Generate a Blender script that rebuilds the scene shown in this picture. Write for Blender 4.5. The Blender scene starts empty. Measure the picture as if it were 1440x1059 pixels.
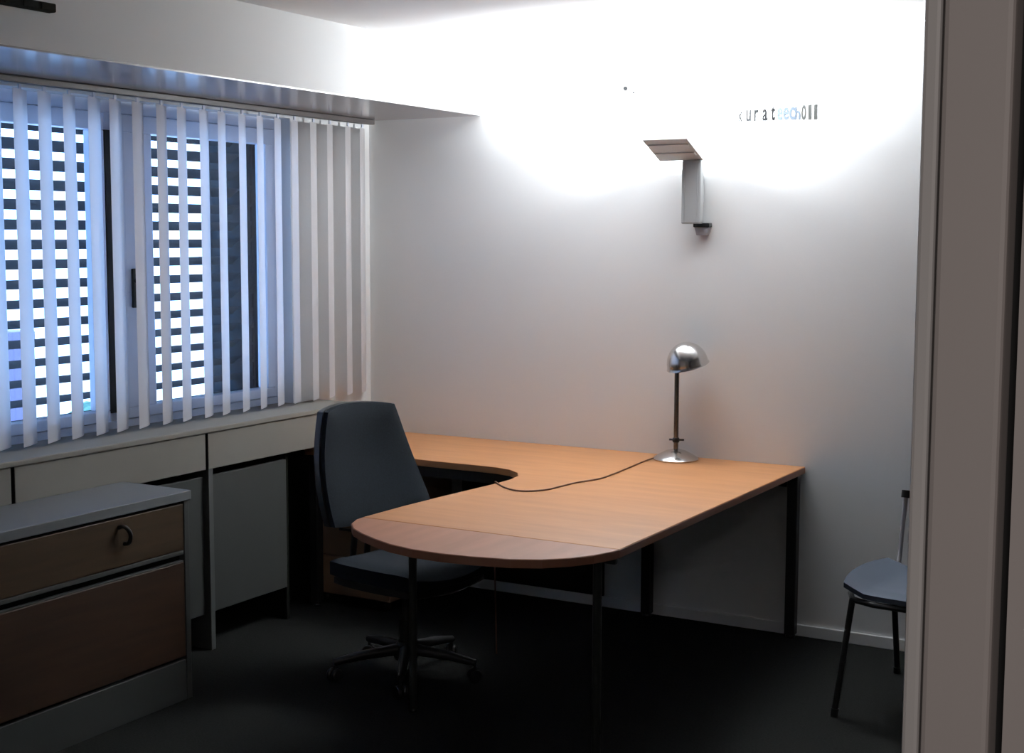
import bpy, bmesh, math, random
from mathutils import Vector, Matrix
random.seed(4)
D = bpy.data
scn = bpy.context.scene
COL = scn.collection

# ------------------------------------------------------------------ helpers
def srgb(r, g, b):
    def f(c):
        c /= 255.0
        return c / 12.92 if c <= .04045 else ((c + .055) / 1.055) ** 2.4
    return (f(r), f(g), f(b), 1)

def mat(name, col, rough=.6, metal=0.0, noise=0.0, nscale=20.0, bump=0.0, bscale=200.0, spec=.5, stretch=(1, 1, 1)):
    m = D.materials.new(name); m.use_nodes = True
    nt = m.node_tree; b = nt.nodes['Principled BSDF']
    b.inputs['Roughness'].default_value = rough
    b.inputs['Metallic'].default_value = metal
    b.inputs['Specular IOR Level'].default_value = spec
    b.inputs['Base Color'].default_value = col
    tc = nt.nodes.new('ShaderNodeTexCoord'); mp = nt.nodes.new('ShaderNodeMapping')
    mp.inputs['Scale'].default_value = stretch
    nt.links.new(tc.outputs['Object'], mp.inputs['Vector'])
    if noise > 0:
        n = nt.nodes.new('ShaderNodeTexNoise'); n.inputs['Scale'].default_value = nscale
        n.inputs['Detail'].default_value = 5
        nt.links.new(mp.outputs['Vector'], n.inputs['Vector'])
        r = nt.nodes.new('ShaderNodeValToRGB')
        lo = [max(0, c * (1 - noise)) for c in col[:3]] + [1]
        hi = [min(1, c * (1 + noise)) for c in col[:3]] + [1]
        r.color_ramp.elements[0].color = lo; r.color_ramp.elements[0].position = .3
        r.color_ramp.elements[1].color = hi; r.color_ramp.elements[1].position = .7
        nt.links.new(n.outputs['Fac'], r.inputs['Fac'])
        nt.links.new(r.outputs['Color'], b.inputs['Base Color'])
    if bump > 0:
        n2 = nt.nodes.new('ShaderNodeTexNoise'); n2.inputs['Scale'].default_value = bscale
        n2.inputs['Detail'].default_value = 3
        nt.links.new(tc.outputs['Object'], n2.inputs['Vector'])
        bp = nt.nodes.new('ShaderNodeBump'); bp.inputs['Strength'].default_value = bump
        bp.inputs['Distance'].default_value = .002
        nt.links.new(n2.outputs['Fac'], bp.inputs['Height'])
        nt.links.new(bp.outputs['Normal'], b.inputs['Normal'])
    return m

def wpos(o):
    v = Vector((0, 0, 0))
    while o is not None:
        v += o.location; o = o.parent
    return v

def obj(name, bm, m, parent=None, label=None, cat=None, group=None, kind=None, smooth=False, local=False):
    bmesh.ops.recalc_face_normals(bm, faces=bm.faces[:])
    me = D.meshes.new(name)
    if parent is not None and not local:
        off = wpos(parent)
        bmesh.ops.translate(bm, verts=bm.verts[:], vec=-off)
    if smooth:
        for f in bm.faces: f.smooth = True
        for e in bm.edges:
            if len(e.link_faces) == 2 and e.calc_face_angle(0) > .6: e.smooth = False
    bm.to_mesh(me); bm.free()
    me.materials.append(m)
    o = D.objects.new(name, me); COL.objects.link(o)
    if parent is not None: o.parent = parent
    if label: o['label'] = label
    if cat: o['category'] = cat
    if group: o['group'] = group
    if kind: o['kind'] = kind
    return o

def thing(name, label, cat, loc=(0, 0, 0), rz=0, group=None, kind=None):
    o = D.objects.new(name, None); COL.objects.link(o)
    o.location = loc; o.rotation_euler = (0, 0, rz); o.empty_display_size = .1
    o['label'] = label
    if cat: o['category'] = cat
    if group: o['group'] = group
    if kind: o['kind'] = kind
    return o

def BM(): return bmesh.new()

def box(bm, x0, x1, y0, y1, z0, z1, bev=0.0, seg=2, M=None):
    t = bmesh.new()
    bmesh.ops.create_cube(t, size=1)
    for v in t.verts:
        v.co = Vector((x0 + (v.co.x + .5) * (x1 - x0), y0 + (v.co.y + .5) * (y1 - y0), z0 + (v.co.z + .5) * (z1 - z0)))
    if bev > 0:
        bmesh.ops.bevel(t, geom=t.edges[:], offset=bev, segments=seg, profile=.5, affect='EDGES')
    if M is not None: t.transform(M)
    me = D.meshes.new('t'); t.to_mesh(me); t.free(); bm.from_mesh(me); D.meshes.remove(me)
    return bm

def tube(bm, pts, r, seg=12, cap=True):
    pts = [Vector(p) for p in pts]
    rs = r if isinstance(r, (list, tuple)) else [r] * len(pts)
    rings = []; prev = None
    for i, p in enumerate(pts):
        if i == 0: t = pts[1] - pts[0]
        elif i == len(pts) - 1: t = pts[-1] - pts[-2]
        else: t = (pts[i + 1] - p).normalized() + (p - pts[i - 1]).normalized()
        t.normalize()
        if prev is None:
            a = Vector((0, 0, 1)) if abs(t.z) < .9 else Vector((1, 0, 0))
            u = t.cross(a).normalized()
        else:
            u = (prev - t * prev.dot(t)).normalized()
        prev = u; w = t.cross(u)
        rings.append([bm.verts.new(p + (u * math.cos(2 * math.pi * k / seg) + w * math.sin(2 * math.pi * k / seg)) * rs[i]) for k in range(seg)])
    for a, b in zip(rings, rings[1:]):
        for k in range(seg):
            bm.faces.new((a[k], a[(k + 1) % seg], b[(k + 1) % seg], b[k]))
    if cap:
        bm.faces.new(rings[0]); bm.faces.new(list(reversed(rings[-1])))
    return bm

def smoothpts(pts, n=6):
    pts = [Vector(p) for p in pts]; out = []
    for i in range(len(pts) - 1):
        p0 = pts[max(i - 1, 0)]; p1 = pts[i]; p2 = pts[i + 1]; p3 = pts[min(i + 2, len(pts) - 1)]
        for k in range(n):
            t = k / n
            out.append(.5 * ((2 * p1) + (p2 - p0) * t + (2 * p0 - 5 * p1 + 4 * p2 - p3) * t * t + (3 * p1 - p0 - 3 * p2 + p3) * t ** 3))
    out.append(pts[-1]); return out

def lathe(bm, prof, seg=40, c=(0, 0, 0), M=None):
    rings = []; new = []
    for r, z in prof:
        if r < 1e-6:
            v = bm.verts.new((0, 0, z)); rings.append([v]); new.append(v)
        else:
            R_ = [bm.verts.new((r * math.cos(2 * math.pi * k / seg), r * math.sin(2 * math.pi * k / seg), z)) for k in range(seg)]
            rings.append(R_); new += R_
    for a, b in zip(rings, rings[1:]):
        if len(a) == 1 and len(b) == 1: continue
        for k in range(seg):
            k2 = (k + 1) % seg
            if len(a) == 1: bm.faces.new((a[0], b[k2], b[k]))
            elif len(b) == 1: bm.faces.new((a[k], a[k2], b[0]))
            else: bm.faces.new((a[k], a[k2], b[k2], b[k]))
    T = Matrix.Translation(c)
    if M is not None: T = T @ M
    for v in new: v.co = T @ v.co
    return bm

def prism(bm, outline, z0, z1, bev=0.0):
    t = bmesh.new()
    b = [t.verts.new((x, y, z0)) for x, y in outline]
    f = t.faces.new(b)
    r = bmesh.ops.extrude_face_region(t, geom=[f])
    vs = [v for v in r['geom'] if isinstance(v, bmesh.types.BMVert)]
    bmesh.ops.translate(t, verts=vs, vec=(0, 0, z1 - z0))
    if bev > 0:
        ed = [e for e in t.edges if abs(e.verts[0].co.z - e.verts[1].co.z) < 1e-6]
        bmesh.ops.bevel(t, geom=ed, offset=bev, segments=2, profile=.5, affect='EDGES')
    me = D.meshes.new('t'); t.to_mesh(me); t.free(); bm.from_mesh(me); D.meshes.remove(me)
    return bm

def slab(bm, fn, nu=24, nv=24):
    """closed cushion: fn(u,v,side) with u,v in [-1,1]; side +1 front, -1 back, welded at the rim"""
    grids = {}
    for s in (1, -1):
        g = [[bm.verts.new(fn(-1 + 2 * i / nu, -1 + 2 * j / nv, s)) for j in range(nv + 1)] for i in range(nu + 1)]
        grids[s] = g
        for i in range(nu):
            for j in range(nv):
                q = (g[i][j], g[i + 1][j], g[i + 1][j + 1], g[i][j + 1])
                bm.faces.new(q if s > 0 else tuple(reversed(q)))
    a, b = grids[1], grids[-1]
    rim = [(i, 0) for i in range(nu)] + [(nu, j) for j in range(nv)] + [(i, nv) for i in range(nu, 0, -1)] + [(0, j) for j in range(nv, 0, -1)]
    n = len(rim)
    for k in range(n):
        i, j = rim[k]; i2, j2 = rim[(k + 1) % n]
        bm.faces.new((a[i][j], b[i][j], b[i2][j2], a[i2][j2]))
    return bm

def sq2round(u, v, k=.35):
    """map the square to a rounded square (k: 0 square .. 1 disc)"""
    return (u * (1 - k + k * math.sqrt(1 - v * v / 2)), v * (1 - k + k * math.sqrt(1 - u * u / 2)))

# ------------------------------------------------------------------ materials
M_wall = mat('wall_paint', (.77, .785, .785, 1), .85, bump=.15, bscale=90)
M_dim = mat('bounce_cut_dark', (.10, .09, .085, 1), .8)  # dark colour put on unseen walls to cut bounced light
M_ceil = mat('ceiling_paint', (.74, .74, .75, 1), .9, bump=.08, bscale=60)
M_carpet = mat('dark_carpet', (.0090, .0096, .0088, 1), .95, noise=.45, nscale=130, bump=.6, bscale=500, spec=.12)
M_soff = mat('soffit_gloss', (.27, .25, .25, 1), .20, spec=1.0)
M_white = mat('white_lacquer', (.62, .63, .62, 1), .45)
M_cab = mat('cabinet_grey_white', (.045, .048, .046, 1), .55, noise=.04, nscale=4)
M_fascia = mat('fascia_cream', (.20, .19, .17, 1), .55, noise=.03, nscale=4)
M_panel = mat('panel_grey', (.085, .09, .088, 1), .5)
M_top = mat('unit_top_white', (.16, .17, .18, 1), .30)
M_oak = mat('oak_drawer', (.050, .029, .013, 1), .5, noise=.22, nscale=5, stretch=(1, .6, 7))
M_oakred = mat('oak_drawer_red', (.037, .018, .009, 1), .5, noise=.22, nscale=5, stretch=(1, .6, 7))
M_ped = mat('pedestal_wood', (.27, .18, .115, 1), .5, noise=.2, nscale=6)
M_rail = mat('rail_bronze', (.10, .09, .088, 1), .45)
M_black = mat('black_plastic', (.012, .012, .012, 1), .4)
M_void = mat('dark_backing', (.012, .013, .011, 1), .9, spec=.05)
M_darkmetal = mat('dark_metal', (.018, .018, .018, 1), .45, metal=.2)
M_greymetal = mat('grey_metal', (.045, .05, .045, 1), .35, metal=.6)
M_desk = mat('beech_desk', (.45, .205, .082, 1), .42, noise=.09, nscale=3.5, stretch=(.8, 6, 1))
M_desk2 = mat('beech_desk_end', (.34, .15, .085, 1), .42, noise=.10, nscale=3.5, stretch=(6, .8, 1))
M_edge = mat('beech_edge', (.24, .10, .055, 1), .5)
M_fabric = mat('navy_fabric', (.0065, .010, .0145, 1), .92, noise=.25, nscale=160, bump=.3, bscale=600, spec=.2)
M_chrome = mat('brushed_chrome', (.62, .61, .60, 1), .20, metal=1)
M_darkchrome = mat('dark_chrome', (.16, .15, .14, 1), .25, metal=1)
M_cord = mat('brown_cord', (.13, .055, .028, 1), .5)
M_uplight = mat('uplight_grey', (.36, .37, .37, 1), .5, metal=.0)
M_tray = mat('tray_light_grey', (.78, .80, .80, 1), .5)
M_socket = mat('socket_grey', (.35, .34, .36, 1), .5)
M_frame = mat('window_frame', (.66, .72, .84, 1), .4)  # blue tint stands in for daylight scattered by the vanes
M_doorframe = mat('door_frame_paint', (.42, .38, .365, 1), .5, noise=.04, nscale=3)
M_lip = mat('frame_lip_lit', (.50, .48, .47, 1), .45)  # frame colour lightened for room light catching the lip
M_gap = mat('shadow_joint', (.012, .012, .012, 1), .8)
M_slat = mat('louvre_slat', (.012, .015, .02, 1), .8, spec=.15)
M_pier = mat('slate_cladding', (.004, .009, .013, 1), .9, spec=.08, noise=.5, nscale=22, stretch=(1, 1, 2))
M_ground = mat('pale_gravel', (.70, .72, .72, 1), .9, noise=.1, nscale=2)
M_leaf = mat('shrub_leaf', (.05, .15, .11, 1), .7, noise=.4, nscale=12)
M_post = mat('post_paint', (.08, .07, .12, 1), .6)
M_chairseat = mat('pale_blue_shell', (.075, .095, .13, 1), .5)
M_digit = mat('digit_grey', (.05, .052, .05, 1), .9, spec=.02)
M_text = mat('glare_offset_grey', (.008, .0085, .009, 1), .9, spec=.02)  # digit grey darkened to offset uplight glare near the lamp
M_textblue = mat('letter_blue', (.062, .078, .098, 1), .9, spec=.02)

def fabric_vane():
    m = D.materials.new('vane_fabric'); m.use_nodes = True
    nt = m.node_tree; nt.nodes.clear()
    out = nt.nodes.new('ShaderNodeOutputMaterial')
    d = nt.nodes.new('ShaderNodeBsdfDiffuse'); d.inputs['Color'].default_value = (.80, .79, .80, 1)
    t = nt.nodes.new('ShaderNodeBsdfTranslucent'); t.inputs['Color'].default_value = (.80, .80, .82, 1)
    mx = nt.nodes.new('ShaderNodeMixShader'); mx.inputs[0].default_value = .45
    nt.links.new(d.outputs[0], mx.inputs[1]); nt.links.new(t.outputs[0], mx.inputs[2])
    nt.links.new(mx.outputs[0], out.inputs[0]); return m
M_vane = fabric_vane()

def glass():
    m = D.materials.new('window_glass'); m.use_nodes = True
    nt = m.node_tree; nt.nodes.clear()
    out = nt.nodes.new('ShaderNodeOutputMaterial')
    t = nt.nodes.new('ShaderNodeBsdfTransparent'); t.inputs['Color'].default_value = (.92, .96, .97, 1)
    g = nt.nodes.new('ShaderNodeBsdfGlossy'); g.inputs['Roughness'].default_value = .02
    lw = nt.nodes.new('ShaderNodeLayerWeight'); lw.inputs['Blend'].default_value = .5
    pw = nt.nodes.new('ShaderNodeMath'); pw.operation = 'POWER'; pw.inputs[1].default_value = 5
    nt.links.new(lw.outputs['Facing'], pw.inputs[0])
    fr = nt.nodes.new('ShaderNodeMath'); fr.operation = 'MULTIPLY_ADD'; fr.inputs[1].default_value = .8; fr.inputs[2].default_value = .04
    nt.links.new(pw.outputs[0], fr.inputs[0])
    mx = nt.nodes.new('ShaderNodeMixShader')
    nt.links.new(fr.outputs[0], mx.inputs[0]); nt.links.new(t.outputs[0], mx.inputs[1]); nt.links.new(g.outputs[0], mx.inputs[2])
    nt.links.new(mx.outputs[0], out.inputs[0]); return m
M_glass = glass()

def emis(name, col, s):
    m = D.materials.new(name); m.use_nodes = True
    b = m.node_tree.nodes['Principled BSDF']
    b.inputs['Emission Color'].default_value = col; b.inputs['Emission Strength'].default_value = s
    b.inputs['Base Color'].default_value = (.8, .8, .8, 1); return m
M_bulb = emis('halogen', (1, .97, .94, 1), 25)

# ------------------------------------------------------------------ room shell
H = 2.570
ZS = 2.282          # underside of the soffit
XS = .646           # face of the soffit
XR = 4.35           # right wall
YP = -4.757         # corridor face of the front partition
b = BM(); box(b, -.05, 6.2, -7.6, .05, -.1, 0); obj('floor', b, M_carpet, kind='structure', label='very dark carpet floor of the office')
b = BM(); box(b, -.43, 6.2, -7.6, .12, H, H + .1); obj('ceiling', b, M_ceil, kind='structure', label='white ceiling over the desk')
b = BM(); box(b, -.43, XR + .12, 0, .12, 0, H); obj('wall_back', b, M_wall, kind='structure', label='white wall behind the desk')
b = BM()
box(b, -.16, 0, -.62, 0, 0, H); box(b, -.16, 0, -2.80, -.62, 0, .93); box(b, -.16, 0, -2.80, -.62, 2.25, H); box(b, -.16, 0, YP, -2.80, 0, H)
obj('wall_left', b, M_wall, kind='structure', label='window wall behind the vertical blinds')
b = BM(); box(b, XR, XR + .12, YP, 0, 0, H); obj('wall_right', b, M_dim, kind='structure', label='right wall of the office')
b = BM()
box(b, -.16, 2.66, YP, YP + .115, 0, H); box(b, 3.951, 6.2, YP, YP + .115, 0, H); box(b, 2.66, 3.951, YP, YP + .115, 2.11, H)
obj('wall_front', b, M_doorframe, kind='structure', label='partition wall around the doorway')
b = BM(); box(b, 6.2, 6.3, -7.6, YP + .115, 0, H); box(b, 2.2, 6.2, -7.7, -7.6, 0, H); box(b, 2.1, 2.2, -7.7, YP, 0, H)  # last box added across the corridor, unseen, to stop sky light leaking in
obj('wall_corridor', b, M_dim, kind='structure', label='corridor walls behind the viewer, left end added to keep out sky light')

# soffit above the window
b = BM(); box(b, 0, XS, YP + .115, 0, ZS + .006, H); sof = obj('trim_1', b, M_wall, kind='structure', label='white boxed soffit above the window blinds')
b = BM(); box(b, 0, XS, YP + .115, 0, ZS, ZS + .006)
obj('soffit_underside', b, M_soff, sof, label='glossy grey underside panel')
# skirting
b = BM(); box(b, .3, XR, -.012, 0, 0, .05, .003); obj('baseboard_back', b, M_wall, kind='structure', label='low pale skirting along the wall behind the desk')

# doorway frame
dr = thing('door_1', 'grey brown door frame at the right edge of the view', None, (3.40, YP + .05, 0), kind='structure')
def frame_x(sign, xo):
    # sign +1: right jamb, going outwards from the opening edge xo
    b = BM(); box(b, *sorted((xo, xo + sign * .012)), YP - .006, YP + .115, 0, 2.05, .003); obj('rebate_lip', b, M_lip, dr)
    b = BM(); box(b, *sorted((xo + sign * .0145, xo + sign * .061)), YP - .012, YP + .115, 0, 2.11, .004); obj('jamb', b, M_doorframe, dr)
    b = BM(); box(b, *sorted((xo + sign * .061, xo + sign * .069)), YP + .02, YP + .10, 0, 2.11); obj('shadow_gap', b, M_gap, dr, label='dark joint beside the frame')
frame_x(1, 3.882); frame_x(-1, 2.729)
b = BM(); box(b, 2.729, 3.882, YP - .012, YP + .115, 2.05, 2.11, .004); obj('frame_head', b, M_doorframe, dr)

# ------------------------------------------------------------------ window
win = thing('window_1', 'wide white framed window behind the vertical blinds', None, (-.1, -1.6, .93), kind='structure')
xa, xb_ = -.135, -.075
b = BM()
box(b, xa, xb_, -2.80, -.62, .93, .965, .003); box(b, xa, xb_, -2.80, -.62, 2.20, 2.25, .003)
box(b, xa, xb_, -.665, -.62, .965, 2.20, .003); box(b, xa, xb_, -2.80, -2.76, .965, 2.20, .003)
box(b, xa, xb_, -1.690, -1.610, .965, 2.20, .003)
obj('window_frame', b, M_frame, win)
def sash(y0, y1, wl, wr):
    b = BM(); z0, z1 = .968, 2.197; x0, x1 = -.125, -.062
    gz0, gz1 = 1.012, 2.128
    box(b, x0, x1, y0, y1, z0, gz0, .004); box(b, x0, x1, y0, y1, gz1, z1, .004)
    box(b, x0, x1, y0, y0 + wl, gz0, gz1, .004); box(b, x0, x1, y1 - wr, y1, gz0, gz1, .004)
    s = obj('sash', b, M_frame, win)
    b = BM(); box(b, -.098, -.092, y0 + wl, y1 - wr, gz0, gz1); obj('pane', b, M_glass, s)
    return s
s1 = sash(-2.755, -1.703, .08, .050)
s2 = sash(-1.602, -.668, .160, .052)
b = BM(); box(b, -.08, -.060, -1.701, -1.667, 1.0, 2.13); obj('gasket', b, M_gap, win, label='dark vertical seal beside the middle post')
b = BM(); lathe(b, [(0, -.02), (.014, -.02), (.014, .02), (0, .02)], 16, (-.052, -1.652, 2.135)); obj('hinge', b, M_black, win, smooth=True)
b = BM(); box(b, -.07, -.058, -1.666, -1.604, .968, 2.197, .003); obj('mullion_cover', b, M_frame, win)
b = BM(); box(b, -.062, -.05, -1.575, -1.545, 1.42, 1.58, .004)
tube(b, smoothpts([(-.05, -1.560, 1.53), (-.02, -1.560, 1.53), (-.012, -1.560, 1.51), (-.012, -1.560, 1.43)]), .009, 10)
obj('window_handle', b, M_greymetal, win, label='grey window handle', smooth=True)

# exterior louvre blind
lb = thing('louvre_blind', 'dark horizontal slat blind hanging outside the window glass', 'blind', (-.25, -1.75, .97))
th = math.radians(28)
nsl = 17
for k in range(nsl):
    z = .9805 + k * .0775
    b = BM()
    w = .084; n = 6; rows = []
    for s in (0, 1):
        for i in range(n + 1):
            t = i / n - .5
            cx = -.25 + t * w * math.cos(th); cz = z + t * w * math.sin(th) + .006 * (1 - 4 * t * t) - s * .0012
            rows.append((b.verts.new((cx, -2.79, cz)), b.verts.new((cx, -.705, cz))))
    for s in (0, 1):
        for i in range(n):
            a, c = rows[s * (n + 1) + i], rows[s * (n + 1) + i + 1]
            b.faces.new((a[0], a[1], c[1], c[0]))
    for i in (0, n):
        a, c = rows[i], rows[n + 1 + i]; b.faces.new((a[0], a[1], c[1], c[0]))
    obj('slat', b, M_slat, lb, smooth=True)
b = BM(); box(b, -.29, -.21, -2.79, -.705, 2.30, 2.37, .003); obj('headbox', b, M_slat, lb)
for y in (-2.25, -1.42, -.88):
    b = BM(); tube(b, [(-.25, y, .99), (-.25, y, 2.30)], .0015, 6); obj('ladder_cord', b, M_slat, lb)
b = BM(); box(b, -.285, -.215, -2.79, -.705, .925, .942, .004); obj('bottom_rail', b, M_slat, lb)
# dark cladding pier flanking the window outside, apron under it
b = BM(); box(b, -.43, -.161, -.698, -.30, -3, 3.0, .004)
for k in range(24):
    z = .5 + k * .08; box(b, -.425, -.17, -.7025, -.697, z, z + .066, .002)
obj('facade_pier', b, M_pier, label='dark slate clad pier outside right of the window glass', cat='pier')

# outside
b = BM(); box(b, -60, -.5, -30, 60, -3.3, -3.1); obj('ground', b, M_ground, kind='structure', label='pale ground outside the window')
def blob(bm, c, r, seed):
    rnd = random.Random(seed)
    for _ in range(26):
        d = Vector((rnd.gauss(0, 1), rnd.gauss(0, 1), rnd.gauss(0, 1))).normalized() * r * rnd.uniform(.3, .85)
        t = bmesh.new(); bmesh.ops.create_icosphere(t, subdivisions=2, radius=r * rnd.uniform(.25, .42))
        for v in t.verts: v.co = v.co * rnd.uniform(.82, 1.15) + d + Vector(c)
        me = D.meshes.new('t'); t.to_mesh(me); t.free(); bm.from_mesh(me); D.meshes.remove(me)
for i, (c, r, lab) in enumerate([((-6.2, 2.78, -.05), .42, 'teal green tree top seen through the leftmost slat gaps'),
                                 ((-6.0, 3.72, -.22), .34, 'small dark tree top low behind the slats left of the middle post')]):
    tr = thing('tree', lab, 'tree', (c[0], c[1], -3.1))
    b = BM(); blob(b, c, r, 3 + i); obj('crown', b, M_leaf, tr)
    b = BM(); tube(b, [(c[0], c[1], -3.1), (c[0], c[1], -1.5), (c[0] + .03, c[1], c[2])], [.1, .08, .05], 10); obj('trunk', b, M_post, tr)
b = BM(); box(b, -5.26, -5.14, 2.16, 2.28, -3.1, .90, .01); box(b, -5.32, -5.08, 2.10, 2.34, .84, .92, .01)
obj('garden_post', b, M_post, label='dark purple post outside at the far left window gap', cat='post')

# ------------------------------------------------------------------ vertical blind
vb = thing('vertical_blind', 'white vertical blind of turned fabric vanes across the window', 'blind', (.05, -1.5, .9))
b = BM(); box(b, .035, .065, -3.3, -.04, ZS - .024, ZS - .001, .003); obj('headrail', b, M_rail, vb)
al = math.radians(26)
vw = .127
vane_y = [-.126, -.243, -.385, -.510, -.648, -.768, -.889, -1.008, -1.139, -1.249, -1.382, -1.498, -1.630, -1.749, -1.857, -1.981, -2.098, -2.210]
vane_y += [-2.210 - .12 * (k + 1) for k in range(8)]
for k in range(26):
    yc = vane_y[k]
    a = al + math.radians(random.uniform(-1.2, 1.2))
    dx, dy = -math.sin(a), math.cos(a)
    b = BM(); n = 8; zt, zb = ZS - .045, .945
    cols = []
    for i in range(n + 1):
        t = i / n - .5
        bow = .004 * (1 - 4 * t * t)
        px = .05 + dx * t * vw + dy * bow; py = yc + dy * t * vw - dx * bow
        cols.append([b.verts.new((px, py, zb + (zt - zb) * j / 4)) for j in range(5)])
    for i in range(n):
        for j in range(4):
            b.faces.new((cols[i][j], cols[i + 1][j], cols[i + 1][j + 1], cols[i][j + 1]))
    v = obj('vane', b, M_vane, vb, smooth=True)
    b = BM(); box(b, .047, .053, yc - .006, yc + .006, zt - .004, ZS - .027); obj('hanger', b, M_frame, v)

# ------------------------------------------------------------------ window ledge and built-in cabinets
b = BM(); box(b, -.075, .232, -3.6, -.43, .912, .934, .004); obj('window_ledge', b, M_fascia, label='long pale ledge running under the vertical blinds', cat='ledge')
XF = .2245
def base_unit(y0, y1, ydoor, lab, zdoor=(.15, .728)):
    u = thing('low_cabinet', lab, 'cabinet', ((XF) / 2, (y0 + y1) / 2, 0), group='built-in cabinets under the window')
    b = BM(); box(b, XF - .02, XF, y0 + .004, y1 - .012, .760, .911, .003); obj('fascia', b, M_fascia, u)
    b = BM(); box(b, .005, XF - .001, y0 + .004 , y0 + .030, 0, .911, .002); obj('side_panel', b, M_panel, u)
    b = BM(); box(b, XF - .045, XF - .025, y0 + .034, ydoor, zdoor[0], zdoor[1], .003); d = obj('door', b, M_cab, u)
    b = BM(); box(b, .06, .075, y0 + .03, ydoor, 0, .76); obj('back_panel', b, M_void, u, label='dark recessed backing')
    return u
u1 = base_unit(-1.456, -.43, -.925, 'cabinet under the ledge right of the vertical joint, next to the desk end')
b = BM(); box(b, .0052, .016, -.905, -.44, .0, .76); obj('niche_shade', b, M_void, u1, label='near-black sheet standing in for shade in the niche behind the desk end')  # near-black sheet stands in for the shade inside the niche
b = BM(); box(b, .016, XF - .03, -.925, -.905, .0, .76, .002); obj('side_panel', b, M_void, u1)  # end board in the same near-black, niche shade put into its colour
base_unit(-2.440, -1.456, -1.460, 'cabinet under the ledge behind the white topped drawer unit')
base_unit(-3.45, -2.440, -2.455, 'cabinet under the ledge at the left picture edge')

# ------------------------------------------------------------------ drawer unit
XU = .565
du = thing('drawer_unit', 'low white drawer unit with brown wooden drawer fronts at the left', 'drawer unit', (.40, -2.6, 0))
Y0, Y1 = -3.30, -1.938
b = BM(); box(b, XF + .004, XU + .008, Y0, Y1 + .006, .748, .784, .003); obj('top', b, M_top, du, label='pale top board')
b = BM(); box(b, XF + .012, XU, Y1 - .026, Y1, 0, .747, .002); obj('side_panel', b, M_cab, du)
b = BM(); box(b, XF + .012, XU, Y0, Y0 + .024, 0, .747, .002); obj('side_panel', b, M_cab, du)
b = BM(); box(b, XF + .012, XU - .025, Y0 + .026, Y1 - .028, .158, .744); obj('carcass', b, M_void, du)
b = BM(); box(b, XU - .02, XU - .002, Y0 + .026, Y1 - .028, 0, .153, .002); obj('plinth', b, M_cab, du)
for (z0, z1, m, mm) in ((.566, .738, M_oak, 1), (.166, .520, M_oakred, 0)):
    b = BM(); box(b, XU - .022, XU, Y0 + .028, Y1 - .030, z0, z1, .003); d = obj('drawer', b, m, du)
    if mm:
        b = BM(); tube(b, smoothpts([(XU - .002, -2.288, .706), (XU + .022, -2.278, .708), (XU + .030, -2.262, .680), (XU + .022, -2.262, .650), (XU - .002, -2.262, .644)]), .0078, 10)
        obj('handle', b, M_black, d, smooth=True, label='small black bow handle')
b = BM(); box(b, XU - .022, XU - .001, Y0 + .028, Y1 - .030, .548, .564, .002); obj('rail', b, M_cab, du)
b = BM(); box(b, XU - .022, XU - .003, Y0 + .028, Y1 - .030, .520, .526, .001); obj('rail', b, M_cab, du)

# ------------------------------------------------------------------ desk
ZT = .740; TH = .029
dk = thing('corner_desk', 'beech topped corner desk with rounded peninsula end and dark legs', 'desk', (1.5, -.9, 0))
SE = -1.840
inner = [(.12, -.690), (.689, -.684), (.88, -.692), (1.044, -.690), (1.151, -.695), (1.225, -.716), (1.290, -.765), (1.330, -.83), (1.345, -.92),
         (1.340, -1.05), (1.325, -1.2), (1.308, -1.37), (1.290, -1.6), (1.282, SE)]
main = [(2.27, -.004), (.12, -.004)] + inner + [(2.27, SE)]
b = BM(); prism(b, main, ZT - TH, ZT, .002); obj('tabletop', b, M_desk, dk)
endo = [(1.282, SE - .002), (1.284, -1.88), (1.310, -1.945), (1.365, -2.008), (1.437, -2.058), (1.517, -2.102), (1.605, -2.142), (1.71, -2.168), (1.813, -2.172),
        (1.915, -2.160), (2.041, -2.130), (2.126, -2.085), (2.19, -2.022), (2.235, -1.95), (2.262, -1.88), (2.27, SE - .002)]
b = BM(); prism(b, endo, ZT - TH, ZT - .0005, .002); obj('end_leaf', b, M_desk2, dk, label='rounded reddish end leaf')
# darker edging band along the visible outer edge and end
def band(bm, path, z0, z1, t=.0018):
    for p, q in zip(path, path[1:]):
        d = Vector((q[0] - p[0], q[1] - p[1], 0)); L = d.length; d.normalize(); n = Vector((d.y, -d.x, 0))
        vs = []
        for (a, s) in ((p, 0), (q, 0), (q, 1), (p, 1)):
            vs.append((a[0] + n.x * t * s, a[1] + n.y * t * s))
        lo = [bm.verts.new((x, y, z0)) for x, y in vs]; hi = [bm.verts.new((x, y, z1)) for x, y in vs]
        bm.faces.new(hi); bm.faces.new(list(reversed(lo)))
        for i in range(4):
            j = (i + 1) % 4; bm.faces.new((lo[i], lo[j], hi[j], hi[i]))
b = BM(); path = [(2.27, -.006), (2.27, SE - .002)] + list(reversed(endo))[1:]
band(b, list(reversed(path)), ZT - TH + .001, ZT - .003); obj('edge_band', b, M_edge, dk, label='dark brown edging')
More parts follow.
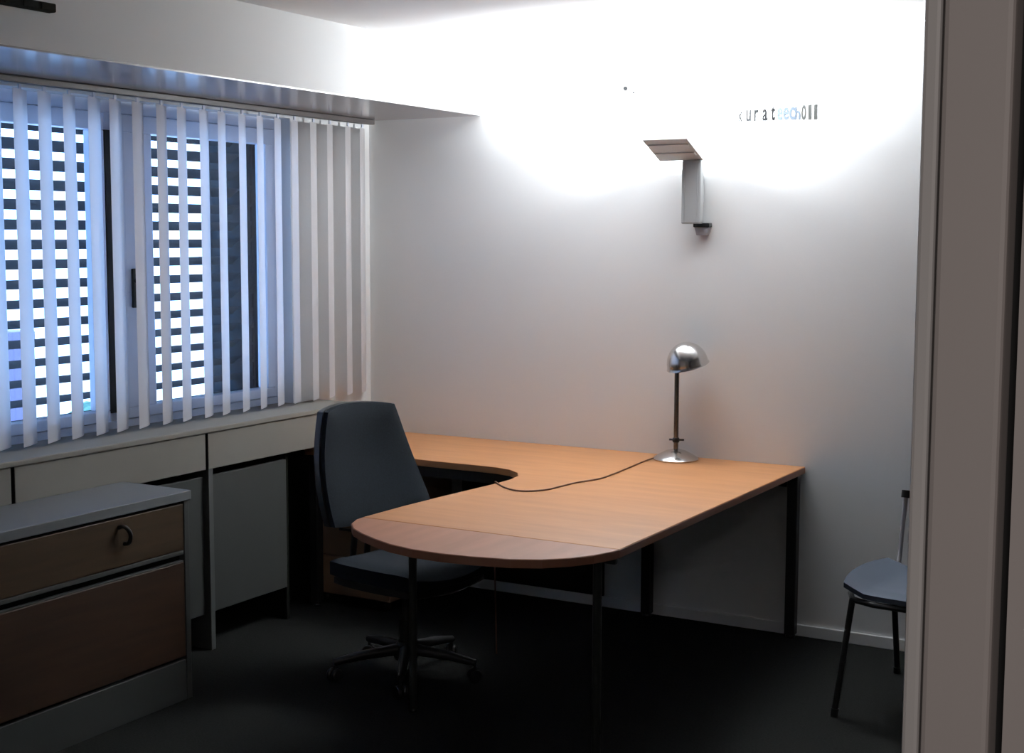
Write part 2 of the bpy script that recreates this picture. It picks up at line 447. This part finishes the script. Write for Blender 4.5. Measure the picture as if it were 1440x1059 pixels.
# legs and frame
def leg(x, y, w, m, z1=.71, rnd=False):
    b = BM()
    if rnd: tube(b, [(x, y, .012), (x, y, z1)], w / 2, 16)
    else: box(b, x - w / 2, x + w / 2, y - w / 2, y + w / 2, .012, z1, .004)
    l = obj('leg', b, m, dk, smooth=rnd)
    b = BM(); lathe(b, [(0, 0), (w * .45, 0), (w * .5, .004), (w * .42, .0125), (0, .0125)], 16, (x, y, 0)); obj('foot', b, M_black, l, smooth=True)
leg(2.235, -.040, .045, M_darkmetal); leg(1.56, -.045, .045, M_darkmetal); leg(.155, -.655, .045, M_darkmetal)
leg(1.362, -1.650, .030, M_greymetal, rnd=True); leg(2.145, -1.74, .030, M_greymetal, rnd=True)
b = BM()
box(b, 2.12, 2.15, -1.72, -.065, .672, .708, .003)
box(b, .18, 2.21, -.060, -.030, .655, .708, .003); box(b, .18, 1.25, -.66, -.63, .66, .708, .003)
box(b, 1.345, 1.375, -1.70, -.10, .665, .708, .003)
obj('frame_rail', b, M_darkmetal, dk)
b = BM(); box(b, 1.30, 2.22, -1.765, -1.745, .668, .709, .003); obj('cross_rail', b, M_greymetal, dk)
b = BM(); box(b, .56, 1.33, -.028, -.014, .055, .70, .002); obj('modesty_panel', b, M_void, dk, label='black back panel under the desk')

# wooden pedestal under the desk, left end
pd = thing('pedestal', 'reddish brown wooden pedestal under the left end of the desk', 'pedestal', (.32, -.34, 0))
b = BM(); box(b, .115, .53, -.600, -.07, .045, .60, .004); obj('carcass', b, M_ped, pd)
for (z0, z1) in ((.42, .59), (.24, .412), (.055, .232)):
    b = BM(); box(b, .117, .528, -.622, -.602, z0, z1, .003); d = obj('drawer', b, M_ped, pd)
    b = BM(); box(b, .27, .38, -.636, -.620, z1 - .05, z1 - .038, .003); obj('handle', b, M_black, d)
for (x, y) in ((.15, -.56), (.49, -.56), (.15, -.11), (.49, -.11)):
    b = BM(); lathe(b, [(0, -.011), (.018, -.011), (.022, -.005), (.022, .005), (.018, .011), (0, .011)], 18, (x, y, .022), Matrix.Rotation(math.pi / 2, 4, 'Y'))
    box(b, x - .006, x + .006, y - .006, y + .006, .03, .046); obj('caster', b, M_black, pd, smooth=True)

# ------------------------------------------------------------------ office chair (faces +X)
ch = thing('office_chair', 'dark navy fabric swivel chair pulled up to the desk', 'chair', (1.10, -1.31, 0), math.radians(-8))
def backpt(v):        # v -1 bottom .. 1 top  -> (x, z) of the back's centre line
    z = .60 + (v + 1) / 2 * .455
    t = (v + 1) / 2
    x = -.155 - .135 * t - .03 * math.sin(t * math.pi)
    return x, z
def back_fn(off_f, off_b, wt, wb, puff, z_ext=0):
    def fn(u, v, s):
        uu, vv = sq2round(u, v, .27)
        x, z = backpt(vv)
        t = (vv + 1) / 2
        w = wb + (wt - wb) * min(1, max(0, t)) ** .85
        y = uu * w / 2
        e = max(0, 1 - max(abs(u), abs(v)) ** 6)
        x += .045 * (uu * uu)             # wrap round the sitter
        if s > 0: x += off_f + puff * e
        else: x -= off_b + .02 * e
        return Vector((x, y, z))
    return fn
b = BM(); slab(b, back_fn(.022, 0, .40, .62, .022)); bk = obj('backrest', b, M_fabric, ch, smooth=True, local=True)
b = BM(); slab(b, back_fn(-.001, .030, .415, .635, 0)); obj('back_shell', b, M_black, ch, smooth=True, local=True)
def seat_fn(x0, x1, w, ztop, zbot):
    def fn(u, v, s):
        uu, vv = sq2round(u, v, .38)
        x = (x0 + x1) / 2 + uu * (x1 - x0) / 2; y = vv * w / 2
        e = max(0, 1 - max(abs(u), abs(v)) ** 6)
        front = max(0, uu - .6) ** 2 * .12
        z = (ztop - .025 + .025 * e - front + .02 * vv * vv) if s > 0 else (zbot - front * .3)
        return Vector((x, y, z))
    return fn
b = BM(); slab(b, seat_fn(-.22, .27, .50, .475, .415)); obj('seat', b, M_fabric, ch, smooth=True, local=True)
b = BM(); slab(b, seat_fn(-.21, .25, .47, .412, .380)); obj('seat_shell', b, M_black, ch, smooth=True, local=True)
b = BM()
for s in (-1, 1):
    tube(b, smoothpts([(-.02, s * .04, .372), (-.20, s * .04, .375), (-.245, s * .04, .43), (-.235, s * .04, .56), (-.262, s * .04, .70)]), .013, 10)
box(b, -.27, -.235, -.10, .10, .60, .74, .008)
obj('back_support', b, M_black, ch, smooth=True, local=True)
b = BM(); box(b, -.10, .12, -.09, .09, .345, .380, .01); tube(b, [(.02, .09, .36), (.02, .22, .355)], [.006, .008]); obj('tilt_mechanism', b, M_black, ch, local=True)
b = BM(); tube(b, [(0, 0, .08), (0, 0, .22)], .027, 20); tube(b, [(0, 0, .22), (0, 0, .35)], .016, 20); obj('gas_column', b, M_darkmetal, ch, smooth=True, local=True)
b = BM(); lathe(b, [(0, .065), (.045, .065), (.048, .075), (.042, .125), (.030, .135), (0, .135)], 24); obj('base_hub', b, M_black, ch, smooth=True, local=True)
for k in range(5):
    a = math.radians(72 * k + 20); c, s = math.cos(a), math.sin(a)
    b = BM(); tube(b, [(c * .03, s * .03, .105), (c * .18, s * .18, .093), (c * .29, s * .29, .075)], [.024, .019, .014], 12)
    l = obj('base_arm', b, M_black, ch, smooth=True, local=True)
    b = BM()
    Mr = Matrix.Rotation(a + .6, 4, 'Z') @ Matrix.Rotation(math.pi / 2, 4, 'X')
    for d in (-.013, .013):
        lathe(b, [(0, d - .009), (.022, d - .009), (.026, d - .004), (.026, d + .004), (.022, d + .009), (0, d + .009)], 20, (c * .285, s * .285, .0262), Mr)
    tube(b, [(c * .285, s * .285, .03), (c * .285, s * .285, .075)], .006, 8)
    obj('caster', b, M_black, l, smooth=True, local=True)

# ------------------------------------------------------------------ desk lamp
LX, LY = 1.722, -.118
ZD = ZT + .0005
la = thing('desk_lamp', 'chrome desk lamp with dome shade standing on the desk by the wall', 'lamp', (LX, LY, ZD))
b = BM(); lathe(b, [(0, 0), (.098, 0), (.100, .006), (.094, .012), (.075, .024), (.045, .040), (.020, .047), (0, .048)], 48, (LX, LY, ZD)); obj('base', b, M_chrome, la, smooth=True)
b = BM(); tube(b, [(LX, LY, ZD + .045), (LX, LY, ZD + .432)], .0105, 16); obj('pole', b, M_darkchrome, la, smooth=True)
b = BM(); lathe(b, [(0, .078), (.014, .078), (.016, .084), (.016, .092), (.013, .098), (0, .098)], 20, (LX, LY, ZD))
tube(b, [(LX - .028, LY - .01, ZD + .089), (LX + .034, LY + .01, ZD + .089)], .0045, 10)
obj('switch_collar', b, M_darkmetal, la, smooth=True)
SM = Matrix.Rotation(math.radians(-9), 4, 'Y') @ Matrix.Rotation(math.radians(14), 4, 'X')
sc_ = (LX + .058, LY - .02, ZD + .425)
prof = [(.090 * math.cos(t), .098 * math.sin(t)) for t in [i * math.pi / 2 / 14 for i in range(15)]]
prof = [(.094, -.006)] + prof[:-1] + [(0, .098)]
b = BM(); lathe(b, prof, 48, sc_, SM)
inn = [(.091, -.006)] + [(.087 * math.cos(t), .094 * math.sin(t)) for t in [i * math.pi / 2 / 14 for i in range(14)]] + [(0, .094)]
lathe(b, inn, 48, sc_, SM)
sh = obj('shade', b, M_chrome, la, smooth=True)
b = BM(); lathe(b, [(0, .01), (.018, .018), (.022, .035), (.014, .058), (.013, .08), (0, .08)], 24, sc_, SM); obj('bulb', b, M_white, sh, smooth=True)
b = BM(); tube(b, [(LX, LY, ZD + .43), (LX + .01, LY, ZD + .445), (LX + .03, LY - .01, ZD + .45)], .009, 10); obj('shade_arm', b, M_darkchrome, la, smooth=True)
zc = ZD + .003
cp = [(LX - .085, LY - .05, zc + .004), (1.628, -.25, zc), (1.64, -.40, zc), (1.648, -.50, zc), (1.655, -.62, zc), (1.655, -.74, zc), (1.615, -.87, zc), (1.60, -.98, zc),
      (1.59, -1.06, zc), (1.545, -1.125, zc), (1.49, -1.137, zc), (1.42, -1.10, zc), (1.355, -1.04, zc), (1.330, -1.01, zc - .002), (1.322, -1.005, ZD - .015), (1.314, -1.0, .60), (1.305, -.97, .30), (1.30, -.95, .02)]
b = BM(); tube(b, smoothpts(cp, 5), .0032, 8); obj('cord', b, M_cord, la, smooth=True, label='thin brown lamp cord across the desk')

# ------------------------------------------------------------------ wall uplight
ul = thing('wall_uplight', 'grey wall uplighter with tilted tray head on a flat arm', 'wall light', (1.757, 0, 1.9))
tilt = math.radians(23)
def TM(): return Matrix.Translation((1.708, -.072, 2.042)) @ Matrix.Rotation(-tilt, 4, 'X')
hw, hd = .103, .205
b = BM()
box(b, -hw, hw, -hd, 0, 0, .006, .002, M=TM())
box(b, -hw, hw, -hd, -hd + .006, .004, .040, .002, M=TM()); box(b, -hw, hw, -.006, 0, .004, .034, .002, M=TM())
box(b, -hw, -hw + .006, -hd, 0, .004, .040, .002, M=TM()); box(b, hw - .006, hw, -hd, 0, .004, .040, .002, M=TM())
for y in (-.150, -.070): box(b, -hw + .010, hw - .010, y - .012, y + .012, -.005, .001, .002, M=TM())
hd_o = obj('tray_head', b, M_tray, ul)
b = BM(); tube(b, [TM() @ Vector((-.07, -.10, .030)), TM() @ Vector((.07, -.10, .030))], .006, 12); obj('lamp_tube', b, M_bulb, hd_o, smooth=True, label='glowing lamp tube')
b = BM(); box(b, 1.716, 1.806, -.088, -.050, 1.772, 2.044, .006); box(b, 1.728, 1.732, -.090, -.086, 1.78, 2.03, .001); box(b, 1.788, 1.792, -.090, -.086, 1.78, 2.03, .001)
obj('arm', b, M_uplight, ul)
b = BM(); box(b, 1.735, 1.787, -.052, -.0005, 1.86, 1.98, .004); obj('wall_bracket', b, M_uplight, ul)
sk = thing('wall_socket', 'small grey wall box with black top just below the uplighter', 'wall socket', (1.788, 0, 1.75))
b = BM(); prism(b, [(1.752, -.0005), (1.826, -.0005), (1.826, -.034), (1.752, -.034)], 1.757, 1.775, .003); obj('lid', b, M_black, sk, label='black lid')
b = BM(); t0 = [(1.756, 1.757), (1.822, 1.757), (1.812, 1.722), (1.766, 1.722)]
lo = [b.verts.new((x, -.0005, z)) for x, z in t0]; hi = [b.verts.new((x, -.030, z)) for x, z in t0]
b.faces.new(lo); b.faces.new(hi)
for i in range(4):
    j = (i + 1) % 4; b.faces.new((lo[i], lo[j], hi[j], hi[i]))
obj('housing', b, M_socket, sk)
# nails in the wall
for x, z, l in ((1.404, 2.372, 'grey nail head high on the wall, the larger left one'), (1.444, 2.352, 'tiny pale nail head right below the larger one')):
    b = BM(); r = .010 if x < 1.42 else .005
    tube(b, [(x, .004, z), (x, -.004, z)], r, 12); obj('nail', b, M_text, label=l, cat='nail', smooth=True)

# lettering on the wall
wl = thing('wall_lettering', 'row of small grey and pale blue letters and digits high on the wall', 'lettering', (2.1, 0, 2.23))
def letter(chr_, x, z, h, w, m, nm='letter'):
    cu = D.curves.new('f', 'FONT'); cu.body = chr_; cu.size = 1; cu.extrude = .02; cu.offset = .022
    o = D.objects.new('f', cu); COL.objects.link(o)
    dg = bpy.context.evaluated_depsgraph_get(); me = D.meshes.new_from_object(o.evaluated_get(dg))
    D.objects.remove(o); D.curves.remove(cu)
    b = BM(); b.from_mesh(me); D.meshes.remove(me)
    xs = [v.co.x for v in b.verts]; ys = [v.co.y for v in b.verts]
    for v in b.verts:
        fx = (v.co.x - min(xs)) / (max(xs) - min(xs)); fy = (v.co.y - min(ys)) / (max(ys) - min(ys))
        dz = v.co.z
        v.co = Vector((x + (fx - .5) * w, -.0004 - (dz + .02) * .03, z + fy * h))
    return obj(nm, b, m, wl)
for c, x, h, w in (('k', 1.948, .066, .017), ('u', 1.983, .050, .022), ('r', 2.018, .050, .019), ('a', 2.056, .050, .022), ('t', 2.092, .064, .017)):
    letter(c, x, 2.205, h, w, M_text)
for c, x in (('e', 2.122), ('e', 2.149), ('c', 2.176), ('h', 2.200)):
    letter(c, x, 2.205, .054, .024, M_textblue)
for c, x in (('0', 2.226), ('1', 2.252), ('1', 2.277)):
    letter(c, x, 2.203, .062, .019 if c == '0' else .013, M_digit, 'digit')

# black fitting on the soffit
b = BM(); box(b, XS - .004, XS + .03, -2.95, -2.60, 2.405, 2.432, .004)
for k in range(5): box(b, XS + .028, XS + .034, -2.94 + k * .07, -2.89 + k * .07, 2.409, 2.428, .001)
obj('strip_fitting', b, M_void, label='short black strip fixed to the soffit face in the upper left corner', cat='fitting')

# ------------------------------------------------------------------ visitor chair (right, partly behind the door frame); faces -X locally
vc = thing('visitor_chair', 'pale blue grey visitor chair with dark tube legs half hidden by the door frame', 'chair', (2.970, -.705, 0), math.radians(84))
b = BM()
def vs_fn(u, v, s):
    uu, vv = sq2round(u, v, .3)
    x = uu * .235; y = vv * .262
    z = .468 + .035 * max(0, abs(vv) - .6) / .4 - .018 * (1 - uu * uu) * (1 - vv * vv) - (.018 if s < 0 else 0) - .03 * max(0, -uu - .6)
    return Vector((x, y, z))
slab(b, vs_fn); obj('seat', b, M_chairseat, vc, smooth=True, local=True)
b = BM()
def vb_fn(u, v, s):
    uu, vv = sq2round(u, v, .35)
    t = (vv + 1) / 2
    return Vector((.245 + .07 * t - .03 * (1 - uu * uu) * -1 + (.012 if s < 0 else 0), uu * .185, .50 + t * .20))
slab(b, vb_fn); obj('backrest', b, M_chairseat, vc, smooth=True, local=True)
for (x, y) in ((-.2, -.21), (-.2, .21), (.2, -.21), (.2, .21)):
    b = BM(); sx = -1 if x < 0 else 1
    ox, oy = (-.055 if sx < 0 else .17), (.035 if y > 0 else -.035)
    tube(b, [(x, y, .425), (x + ox, y + oy, .012)], .0115, 12)
    l = obj('leg', b, M_darkmetal, vc, smooth=True, local=True)
    b = BM(); tube(b, [(x + ox, y + oy, 0), (x + ox * .94, y + oy * .94, .03)], .0145, 12); obj('foot_cap', b, M_greymetal, l, smooth=True, local=True)
b = BM()
tube(b, smoothpts([(-.2, -.21, .424), (0, -.225, .420), (.2, -.21, .424), (.2, .21, .424), (-.2, .21, .424), (-.2, -.21, .424)], 4), .011, 10)
obj('tube_frame', b, M_darkmetal, vc, smooth=True, local=True)
for s in (-1, 1):
    b = BM(); tube(b, smoothpts([(.2, s * .2, .424), (.245, s * .205, .50), (.265, s * .205, .60), (.285, s * .2, .74)]), .009, 10)
    obj('back_post', b, M_socket, vc, smooth=True, local=True)
for s in (-1, 1):
    b = BM(); tube(b, [(.283, s * .2, .722), (.288, s * .2, .750)], .019, 12); obj('post_cap', b, M_black, vc, smooth=True, local=True)

# ------------------------------------------------------------------ lights
def area(name, loc, rot, sx, sy, power, col, spread=180):
    L = D.lights.new(name, 'AREA'); L.shape = 'RECTANGLE'; L.size = sx; L.size_y = sy; L.energy = power; L.color = col
    L.spread = math.radians(spread)
    o = D.objects.new(name, L); COL.objects.link(o); o.location = loc; o.rotation_euler = rot; return o
p_ = TM() @ Vector((0, -.10, .038))
area('uplight_lamp', p_, (math.pi - tilt, 0, 0), .17, .12, 108, (.94, .97, 1.0))
L = D.lights.new('uplight_bulb', 'POINT'); L.energy = 62; L.color = (.94, .97, 1.0); L.shadow_soft_size = .035
o = D.objects.new('uplight_bulb', L); COL.objects.link(o); o.location = TM() @ Vector((0, -.10, .056))
area('corridor_fill', (4.4, -6.3, H - .03), (0, 0, 0), .6, .6, 24, (1, .92, .88))  # unseen light added to brighten the door frame

W = D.worlds.new('World'); scn.world = W; W.use_nodes = True
bg = W.node_tree.nodes['Background']; bg.inputs['Color'].default_value = (.36, .56, 1.0, 1); bg.inputs['Strength'].default_value = 9.0

# ------------------------------------------------------------------ camera
f, pitch, yaw, roll, cx, cy, cz = 1969.86, .10054, .520836, .003123, 4.126416, -5.757073, 1.719814
sy, cyw = math.sin(yaw), math.cos(yaw); sp, cpp = math.sin(pitch), math.cos(pitch)
fw = Vector((-sy * cpp, cyw * cpp, -sp)); rt = Vector((cyw, sy, 0)); up = rt.cross(fw)
r2 = rt * math.cos(roll) + up * math.sin(roll); u2 = up * math.cos(roll) - rt * math.sin(roll)
cam = D.cameras.new('Camera'); co = D.objects.new('Camera', cam); COL.objects.link(co)
cam.sensor_width = 36; cam.sensor_fit = 'HORIZONTAL'; cam.lens = f / 1440 * 36
cam.clip_start = .02; cam.clip_end = 200
Mx = Matrix.Identity(4)
for i in range(3):
    Mx[i][0] = r2[i]; Mx[i][1] = u2[i]; Mx[i][2] = -fw[i]; Mx[i][3] = (cx, cy, cz)[i]
co.matrix_world = Mx
scn.camera = co
vs = scn.view_settings
vs.view_transform = 'Standard'; vs.look = 'None'; vs.exposure = 0.0; vs.gamma = 1.0; vs.use_curve_mapping = False
scn.cycles.use_denoising = True
scn.cycles.max_bounces = 10; scn.cycles.diffuse_bounces = 6; scn.cycles.transparent_max_bounces = 12
scn.cycles.caustics_reflective = False; scn.cycles.caustics_refractive = False
scn.cycles.sample_clamp_indirect = 6
